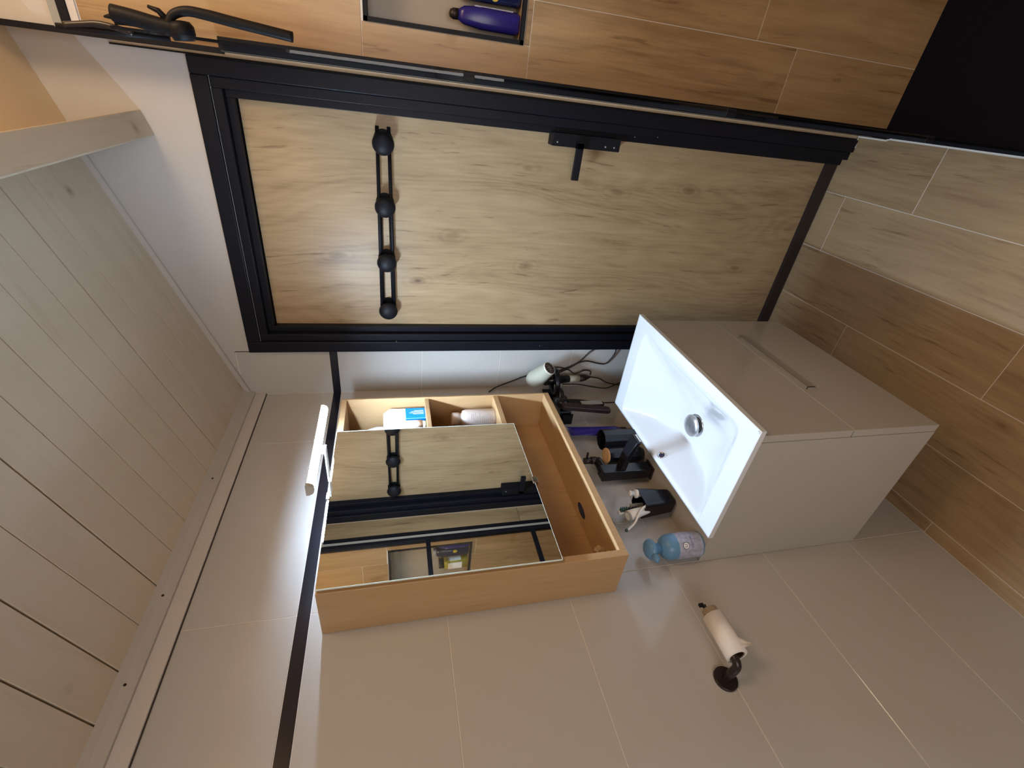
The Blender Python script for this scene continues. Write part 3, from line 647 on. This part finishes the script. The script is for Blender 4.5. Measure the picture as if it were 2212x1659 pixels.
for yy, xx in ((-.155, .055), (-.205, .055)): torus(cr, (xx, yy, 1.005), (0, 0, 1), .026, .007, 20, 8)
build('cradle', cr, 'blackplastic', rk)
hd = thing('hair_dryer', 'sage cream hair dryer with a round dark grille, hung in the black ring', 'hair dryer', (.06, -.06, 1.0))
F_ = V((.163, -.122, 1.0570)); ax = V((-.80, .42, .42)).normalized()
build('barrel', MB().lathe(F_, ax, [(0, .0245), (.001, .0262), (.004, .0268), (.03, .0300), (.06, .0340), (.09, .0350), (.108, .030), (.110, .015)], 36), 'cream', hd)
build('rim', MB().lathe(F_, ax, [(-.002, .0235), (-.002, .0262), (.003, .0270), (.003, .0225)], 36, cap=False), 'creamrim', hd)
g_ = build('grille', MB().lathe(F_, ax, [(-.0005, .0238), (.003, .0238)], 36), 'hair', hd)
sp_ = MB(); u_ = ax.orthogonal().normalized(); w__ = ax.cross(u_)
for k in range(9):
    a = 2 * PI * k / 9; d_ = u_ * math.cos(a) + w__ * math.sin(a); sp_.tube([F_ - ax * .001 + d_ * .003, F_ - ax * .001 + d_ * .021], .0007, 5)
build('spokes', sp_, 'greyp', g_)
build('handle_upper', MB().tube([(.075, -.070, 1.045), (.066, -.052, .97), (.064, -.046, .935)], .014, 18, rs=[.021, .017, .0150]), 'blackplastic', hd)
build('handle', MB().tube([(.064, -.046, .935), (.061, -.040, .888)], .014, 18, rs=[.0152, .0148]), 'cream', hd)
build('cord_guard', MB().tube([(.061, -.040, .888), (.060, -.034, .86), (.060, -.028, .830)], .014, 18, rs=[.0146, .0135, .003]), 'brownplastic', hd)
st = thing('hair_straightener', 'dark hair straightener hanging with its two long arms open from the rack', 'hair straightener', (.07, -.20, 1.0))
def flatbar(p, q_, wv, hw, th, n=6):
    p = V(p); q_ = V(q_); d_ = (q_ - p).normalized(); wv = V(wv).normalized(); nv = d_.cross(wv); ring = []
    for t_ in range(n + 4):
        pass
    out = []
    for t_ in [0, .85, .93, .98, 1.0]:
        c_ = p.lerp(q_, t_); k_ = 1 if t_ <= .85 else (.92 if t_ == .93 else (.65 if t_ == .98 else .25))
        out.append([c_ + wv * hw * k_ * sx + nv * th * (1 if k_ > .6 else .6) * sy for sx, sy in ((-1, -1), (1, -1), (1, 1), (-1, 1))])
    return out
build('arm', MB().rings(flatbar((.075, -.228, 1.03), (.075, -.247, .862), (0, 1, 0), .0135, .008), True, False), 'blackplastic', st, bevel=.003)
build('arm', MB().rings(flatbar((.085, -.262, 1.035), (.086, -.300, .860), (0, 1, 0), .0145, .009), True, False), 'brownplastic', st, bevel=.003)
build('heating_plate', MB().box((.0825, -.2565, .872), (.0850, -.2330, .955)), 'greyp', st, label='grey brown heating plate')
build('body', MB().tube([(.075, -.205, 1.05), (.077, -.235, 1.03), (.080, -.247, 1.01)], .02, 14, rs=[.012, .022, .020]), 'blackplastic', st)
# cords: each hangs close to the corner walls
def cord(pts, label, r=.0026):
    o = build('power_cord', MB().tube(spline(pts, 8), r, 8), 'cord'); tag(o, label, 'cord'); return o
cord([(.0045, -.036, 1.262), (.012, -.012, 1.225), (.035, -.006, 1.16), (.055, -.006, 1.115), (.062, -.008, 1.07), (.064, -.02, 1.02)], 'black cord arcing down the corner tiles to the dryer')
cord([(.070, -.02, 1.0), (.085, -.006, .955), (.105, -.006, .91), (.128, -.006, .878), (.150, -.006, .862), (.170, -.010, .85), (.182, -.0145, .838)], 'black cord climbing from the rack over the door frame')
cord([(.070, -.018, .985), (.088, -.006, .93), (.118, -.008, .885), (.125, -.008, .85), (.112, -.006, .80), (.110, -.006, .765), (.135, -.007, .745), (.165, -.010, .735), (.184, -.0145, .738)], 'lower black cord looping back to the door frame')
cord([(.060, -.028, .832), (.052, -.030, .790), (.035, -.036, .755), (.018, -.03, .70), (.012, -.024, .66), (.014, -.04, .63), (.016, -.06, .60)], 'black dryer cord wandering down behind the vanity')
cord([(.058, -.075, .97), (.055, -.075, .90), (.040, -.075, .83), (.022, -.060, .77), (.014, -.038, .73), (.012, -.012, .68), (.014, -.010, .62)], 'black cord crossing the dryer cord near the corner')
cord([(.064, -.19, .99), (.058, -.19, .93), (.040, -.185, .86), (.022, -.165, .80), (.012, -.15, .74), (.012, -.15, .66)], 'black cord of the straightener dropping behind the basin')
cord([(.095, -.025, 1.03), (.10, -.012, .98), (.088, -.012, .93), (.072, -.02, .90), (.085, -.016, .86), (.078, -.012, .828), (.066, -.022, .83)], 'short black cord loop beside the dryer handle')

# ================================================================== MIRROR CABINET
KX, KY0, KY1, KZ0, KZ1 = .1436, -.2560, -.9465, 1.0995, 1.7975; T = .0175
mc = thing('mirror_cabinet', 'beech wall cabinet with open compartments and a mirror door above the basin', 'cabinet', (.07, -.60, KZ0))
build('side_panel', MB().box((.0006, KY1, KZ0), (KX, KY1 + T, KZ1)), 'beech', mc, bevel=.0005, seg=1)
build('side_panel', MB().box((.0006, KY0 - .0055, KZ0), (KX, KY0, KZ1)), 'beech', mc, bevel=.0004, seg=1)
build('top_panel', MB().box((.0006, KY1 + T, KZ1 - T), (KX, KY0 - .0055, KZ1)), 'beech', mc, bevel=.0005, seg=1)
# bottom panel with a cable hole
def holed(x0, x1, y0, y1, z0, z1, c, rx, ry, n=28):
    mb = MB(); pts = []
    for z in (z1, z0):
        for k in range(n):
            a = 2 * PI * k / n; pts.append((c[0] + rx * math.cos(a), c[1] + ry * math.sin(a), z))
        for k in range(n):
            a = 2 * PI * k / n; dx, dy = math.cos(a), math.sin(a)
            tx = ((x1 - c[0]) / dx) if dx > 1e-6 else ((x0 - c[0]) / dx if dx < -1e-6 else 1e9); ty = ((y1 - c[1]) / dy) if dy > 1e-6 else ((y0 - c[1]) / dy if dy < -1e-6 else 1e9)
            t_ = min(tx, ty); pts.append((c[0] + dx * t_, c[1] + dy * t_, z))
    fs = []
    for k in range(n):
        n2 = (k + 1) % n; fs.append((k, n2, n + n2, n + k)); fs.append((2 * n + k, 3 * n + k, 3 * n + n2, 2 * n + n2)); fs.append((k, 2 * n + k, 2 * n + n2, n2)); fs.append((n + k, n + n2, 3 * n + n2, 3 * n + k))
    return mb.add(pts, fs)
hole_c = (.0426, -.7144)
bt = holed(hole_c[0] - .034, hole_c[0] + .034, hole_c[1] - .05, hole_c[1] + .05, KZ0, KZ0 + T, hole_c, .0155, .030)
# the 28-gon border leaves its corners; fill around it with boards of the same height
mbx = MB(); mbx.box((.0006, KY1 + T, KZ0), (hole_c[0] - .034, KY0 - .0055, KZ0 + T)); mbx.box((hole_c[0] + .034, KY1 + T, KZ0), (KX, KY0 - .0055, KZ0 + T))
mbx.box((hole_c[0] - .034, KY1 + T, KZ0), (hole_c[0] + .034, hole_c[1] - .05, KZ0 + T)); mbx.box((hole_c[0] - .034, hole_c[1] + .05, KZ0), (hole_c[0] + .034, KY0 - .0055, KZ0 + T))
bp = MB()
# exact rectangle-with-hole: rebuild border through the four corners
n = 32; ringi = [(hole_c[0] + .0155 * math.cos(2 * PI * (k + .0) / n), hole_c[1] + .030 * math.sin(2 * PI * (k + .0) / n)) for k in range(n)]
def sq(k):
    a = 2 * PI * k / n; dx, dy = math.cos(a), math.sin(a); s_ = max(abs(dx), abs(dy)); return (hole_c[0] + .034 * dx / s_, hole_c[1] + .05 * dy / s_)
outi = [sq(k) for k in range(n)]
pts = [(x, y, KZ0 + T) for x, y in ringi] + [(x, y, KZ0 + T) for x, y in outi] + [(x, y, KZ0) for x, y in ringi] + [(x, y, KZ0) for x, y in outi]
fs = []
for k in range(n):
    k2 = (k + 1) % n; fs += [(k, k2, n + k2, n + k), (2 * n + k, 3 * n + k, 3 * n + k2, 2 * n + k2), (k, 2 * n + k, 2 * n + k2, k2)]
bp.add(pts, fs); bp.add(mbx.v, mbx.f)
build('bottom_panel', bp, 'beech', mc, label='beech bottom board with a dark oval cable hole')
gm = MB(); gr_ = []
for z_, k_ in ((KZ0 + .001, .5), (KZ0 + .001, .985), (KZ0 + .0172, .985), (KZ0 + .0172, .95), (KZ0 + .004, .93), (KZ0 + .004, .02)): gr_.append([(hole_c[0] + .0155 * k_ * math.cos(2 * PI * k / 28), hole_c[1] + .030 * k_ * math.sin(2 * PI * k / 28), z_) for k in range(28)])
build('hole_shade_cup', gm.rings(gr_), 'ink', mc, label='dark oval cup painted as the shade in the cable hole')  # dark cup closes the hole and stands in for its shade
build('back_panel', MB().box((.0006, KY1 + T, KZ0 + T), (.0060, KY0 - .0055, KZ1 - T)), 'beech', mc)
build('shelf', MB().box((.0060, KY1 + T, 1.2850), (KX - .0015, KY0 - .0055, 1.3010)), 'beech', mc, bevel=.0005, seg=1)
build('shelf', MB().box((.0060, -.56, 1.5215), (KX - .0040, KY0 - .0055, 1.5345)), 'beech', mc, bevel=.0005, seg=1)
build('upright', MB().box((.0060, -.572, 1.3010), (KX - .006, -.560, KZ1 - T)), 'beech', mc)
MX0, MX1 = KX + .0075, .1550
mr = build('mirror_door', MB().box((MX0, -.9430, 1.2690), (MX1, -.4375, 1.7955)), 'mirror', mc, label='frameless mirror door')
eg = MB(); e_ = .0008
eg.box((MX0, -.4375, 1.2690), (MX1 + .0003, -.4375 + e_, 1.7955)); eg.box((MX0, -.9430, 1.2690 - e_), (MX1 + .0003, -.4375, 1.2690)); eg.box((MX0, -.9430 - e_, 1.2690), (MX1 + .0003, -.9430, 1.7955)); eg.box((MX0, -.9430, 1.7955), (MX1 + .0003, -.4375, 1.7955 + e_))
build('glass_edge', eg, 'mirroredge', mr)
build('backing_board', MB().box((KX + .0005, -.940, 1.272), (MX0, -.440, 1.793)), 'beech', mr)
for z_ in (1.2655, 1.7970): build('clip', MB().box((KX + .001, -.700, z_ - .006), (.1585, -.678, z_ + .008 if z_ < 1.5 else z_ + .0025)), 'chrome', mr, bevel=.001)
build('peg', MB().cyl((.085, KY0 - .0060, 1.548), (.085, KY0 - .0075, 1.548), .0022, 8), 'ink', mc)

# ---- things in the compartments
ca = thing('medicine_carton', 'white carton with a bright blue lower panel in the top compartment', 'carton', (.085, -.31, 1.5345))
cx0, cx1, cy0, cy1 = .056, .115, -.336, -.280
build('box_body', MB().box((cx0, cy0, 1.5348), (cx1, cy1, 1.648)), 'cartonw', ca, bevel=.0006, seg=1)
build('printed_panel', MB().box((cx1, cy0 + .001, 1.536), (cx1 + .0008, cy1 - .001, 1.598)).box((cx0 + .001, cy0 - .0008, 1.536), (cx1, cy0, 1.598)), 'boxblue', ca, label='bright blue printed panel')
tl = MB()
for i_, ln in enumerate((.034, .046, .040, .030)): tl.box((cx1 + .0008, cy0 + .022 + i_ * .0060, 1.5400), (cx1 + .0011, cy0 + .0238 + i_ * .0060, 1.5400 + ln))
build('printed_lines', tl, 'labelw', ca, kind='stuff')
build('flap', MB().hexa([(cx0, cy0, 1.648), (cx1, cy0, 1.648), (cx1, cy1, 1.648), (cx0, cy1, 1.648)], [(cx0 + .004, cy0 + .006, 1.668), (cx1 - .01, cy0 + .010, 1.668), (cx1 - .01, cy1 - .012, 1.668), (cx0 + .004, cy1 - .012, 1.668)]), 'cartonw', ca)
wb_ = thing('lotion_bottle', 'rounded white bottle behind the blue-panelled carton', 'bottle', (.03, -.33, 1.5345))
build('body', MB().loft((.036, -.318, 0), [(1.5348, .016, .034, .010, 0, 0), (1.69, .016, .034, .010, 0, 0), (1.715, .014, .028, .010, 0, 0), (1.728, .010, .018, .008, 0, 0), (1.732, .004, .010, .003, 0, 0)], 4, True), 'whitep', wb_)
rt = thing('ointment_tube', 'pale rose tube with a clear cap in front of the white carton', 'tube', (.105, -.372, 1.5345))
build('body', MB().loft((.112, -.366, 0), [(1.548, .013, .013, .010, 0, 0), (1.565, .014, .014, .011, 0, 0), (1.66, .004, .020, .002, 0, 0)], 4, True), 'rose', rt)
build('cap', MB().cyl((.112, -.366, 1.5350), (.112, -.366, 1.5495), .0125), 'whitep', rt)
tw = thing('tweezers', 'dark tweezers standing at the back of the top compartment', 'tweezers', (.03, -.39, 1.5345))
build('blade', MB().tube([(.022, -.405, 1.535), (.024, -.385, 1.62), (.026, -.372, 1.735)], .0016, 6), 'black', tw)
build('blade', MB().tube([(.028, -.405, 1.535), (.029, -.387, 1.62), (.027, -.372, 1.735)], .0016, 6), 'black', tw)
cn = thing('deodorant_can', 'pinkish white can with fine print lines in the middle compartment', 'can', (.080, -.335, 1.301))
build('body', MB().lathe((.088, -.3145, 1.3013), (0, 0, 1), [(0, .0300), (.003, .0315), (.098, .0315), (.110, .0270), (.113, .0200), (.120, .0198), (.123, .0225), (.143, .0220), (.147, .018)], 36), 'can', cn)
pl = MB()
for i_ in range(11):
    a0 = math.atan2(-1.2, .95) + random.uniform(-.2, .2); ln = random.uniform(.6, 1.3); zz = 1.315 + .0068 * i_
    vs = []; K = 10
    for k in range(K + 1):
        a = a0 - ln / 2 + ln * k / K
        for dz in (0, .0015): vs.append((.088 + .0318 * math.cos(a), -.3145 + .0318 * math.sin(a), zz + dz))
    pl.add(vs, [(2 * k, 2 * k + 2, 2 * k + 3, 2 * k + 1) for k in range(K)])
build('printed_lines', pl, 'greyp', cn, kind='stuff')
# bits of crumpled paper on the cabinet floor
def crumple(c, s, seed, label):
    random.seed(seed); bm = bmesh.new(); bmesh.ops.create_icosphere(bm, subdivisions=2, radius=1)
    for v in bm.verts:
        k = 1 + random.uniform(-.28, .28); v.co = V((c[0] + v.co.x * s[0] * k, c[1] + v.co.y * s[1] * k, max(KZ0 + T + .0003, c[2] + v.co.z * s[2] * k)))
    me = bpy.data.meshes.new('paper_scrap'); 
    for v in bm.verts: v.co -= V(c)
    bm.to_mesh(me); bm.free(); me.materials.append(M['tissue']); o = bpy.data.objects.new('paper_scrap', me); COL.objects.link(o); o.location = c; tag(o, label, 'paper')
crumple((.072, -.873, KZ0 + T + .012), (.010, .012, .014), 3, 'larger crumpled cream scrap in the cabinet bottom corner')
crumple((.055, -.893, KZ0 + T + .009), (.008, .008, .009), 5, 'small crumpled scrap beside the side panel behind the larger one')
crumple((.096, -.905, KZ0 + T + .007), (.009, .009, .008), 8, 'small cream scrap nearest the front edge of the cabinet floor')

# ================================================================== LED LAMP
lp_ = thing('mirror_lamp', 'slim lit LED bar lamp on an arm above the mirror', 'lamp', (.15, -.60, KZ1))
LX, LZ_ = .247, 1.8235; LY0, LY1 = -.452, -.748
pr = [(-.013, .000), (-.013, .009), (-.008, .0135), (.008, .0135), (.013, .009), (.013, .0)]
lit = [(-.0140, -.0025), (-.0100, -.0105), (-.0045, -.0132), (.0045, -.0132), (.0105, -.0105), (.0145, -.0025), (.0145, .0010), (-.0140, -.0005)]
def extr(p, y0, y1, tap=.75):
    ys = [(y0 + .003, tap), (y0, 1), (y1, 1), (y1 - .003, tap)]
    return MB().rings([[(LX + x * k, y, LZ_ + z * k) for x, z in p] for y, k in ((y0 + .004, tap), (y0, 1), (y1, 1), (y1 - .004, tap))], True, False)
build('housing', extr([(-.0148, -.0020), (-.0148, .0020), (-.0120, .0035), (.0120, .0035), (.0148, .0022), (.0148, .0010)], LY0, LY1), 'whitep', lp_)
for e0, e1 in ((LY0, LY0 + .006), (LY1 - .010, LY1)): build('end_cap', MB().rings([[(LX + x * k, y, LZ_ + z * k) for x, z in ((-.0153, -.0030), (-.0104, -.0111), (-.0047, -.0138), (.0047, -.0138), (.0110, -.0111), (.0153, -.0030), (.0153, .0040), (-.0153, .0040))] for y, k in ((e0, .98), (e1, .98))], True, False), 'whitegrey', lp_)
build('diffuser', extr(lit, LY0 - .001, LY1 + .001), 'led', lp_, label='glowing white diffuser')
ab = MB(); ab.box((.105, -.615, KZ1 + .0005), (.140, -.585, KZ1 + .0040)); ab.box((.130, -.613, KZ1 + .004), (.2345, -.587, KZ1 + .0075)); ab.box((.226, -.613, KZ1 + .0075), (.2330, -.587, LZ_ + .002))
build('light_baffle', MB().box((LX - .0170, LY1, LZ_ - .0065), (LX - .0155, LY0, LZ_ + .0020)), 'whitep', lp_)  # lip added to hold the lamp's light off the upper wall
build('arm', ab, 'whitep', lp_, bevel=.0006, seg=1)

# ================================================================== TOILET ROLL HOLDER
th = thing('roll_holder', 'dark wall-mounted toilet roll holder with a round plate on the left wall', 'roll holder', (0, -1.186, .938))
build('wall_plate', MB().lathe((.0003, -1.186, .938), (1, 0, 0), [(0, .0262), (.004, .0262), (.006, .0250)], 36), 'browngloss', th)
hb_ = spline([(.005, -1.186, .937), (.028, -1.187, .935), (.050, -1.186, .930), (.060, -1.176, .930), (.062, -1.160, .930)], 6)
build('arm', MB().tube(hb_, .009, 14, rs=[.0095] * len(hb_)), 'browngloss', th)
build('bar', MB().tube([(.062, -1.160, .930), (.062, -1.050, .930)], .0050, 10), 'browngloss', th)
build('end_stop', MB().box((.0575, -1.0520, .9300), (.0645, -1.0440, .9415)), 'black', th, bevel=.001)
RC = V((.060, 0, .9215))
tr_ = thing('toilet_roll', 'nearly finished white toilet roll on the dark holder', 'toilet roll', (RC.x, -1.12, RC.z))
def annulus(y0, y1, r0, r1, n=36):
    rg = [[(RC.x + r * math.cos(2 * PI * k / n), y, RC.z + r * math.sin(2 * PI * k / n)) for k in range(n)] for y, r in ((y0, r0), (y0, r1), (y1, r1), (y1, r0))]
    return MB().rings(rg, False, True)
build('paper', annulus(-1.1700, -1.0760, .0178, .0245), 'paper', tr_)
build('core', annulus(-1.1690, -1.0600, .0160, .0178), 'card', tr_)
sh = MB(); pts_ = []
for i_ in range(7):
    u_ = i_ / 6
    for j_ in range(5):
        v_ = j_ / 4; pts_.append((RC.x + .0235 * math.cos(-.2 - u_ * .6) + .002 * math.sin(9 * v_ + 3 * u_), -1.166 + .034 * v_ * (1 - .7 * u_) + .006 * u_, RC.z - .004 - .040 * u_ * (1 - .35 * v_)))
sh.add(pts_, [(i_ * 5 + j_, i_ * 5 + j_ + 1, (i_ + 1) * 5 + j_ + 1, (i_ + 1) * 5 + j_) for i_ in range(6) for j_ in range(4)], True)
build('loose_sheet', sh, 'paper', tr_)
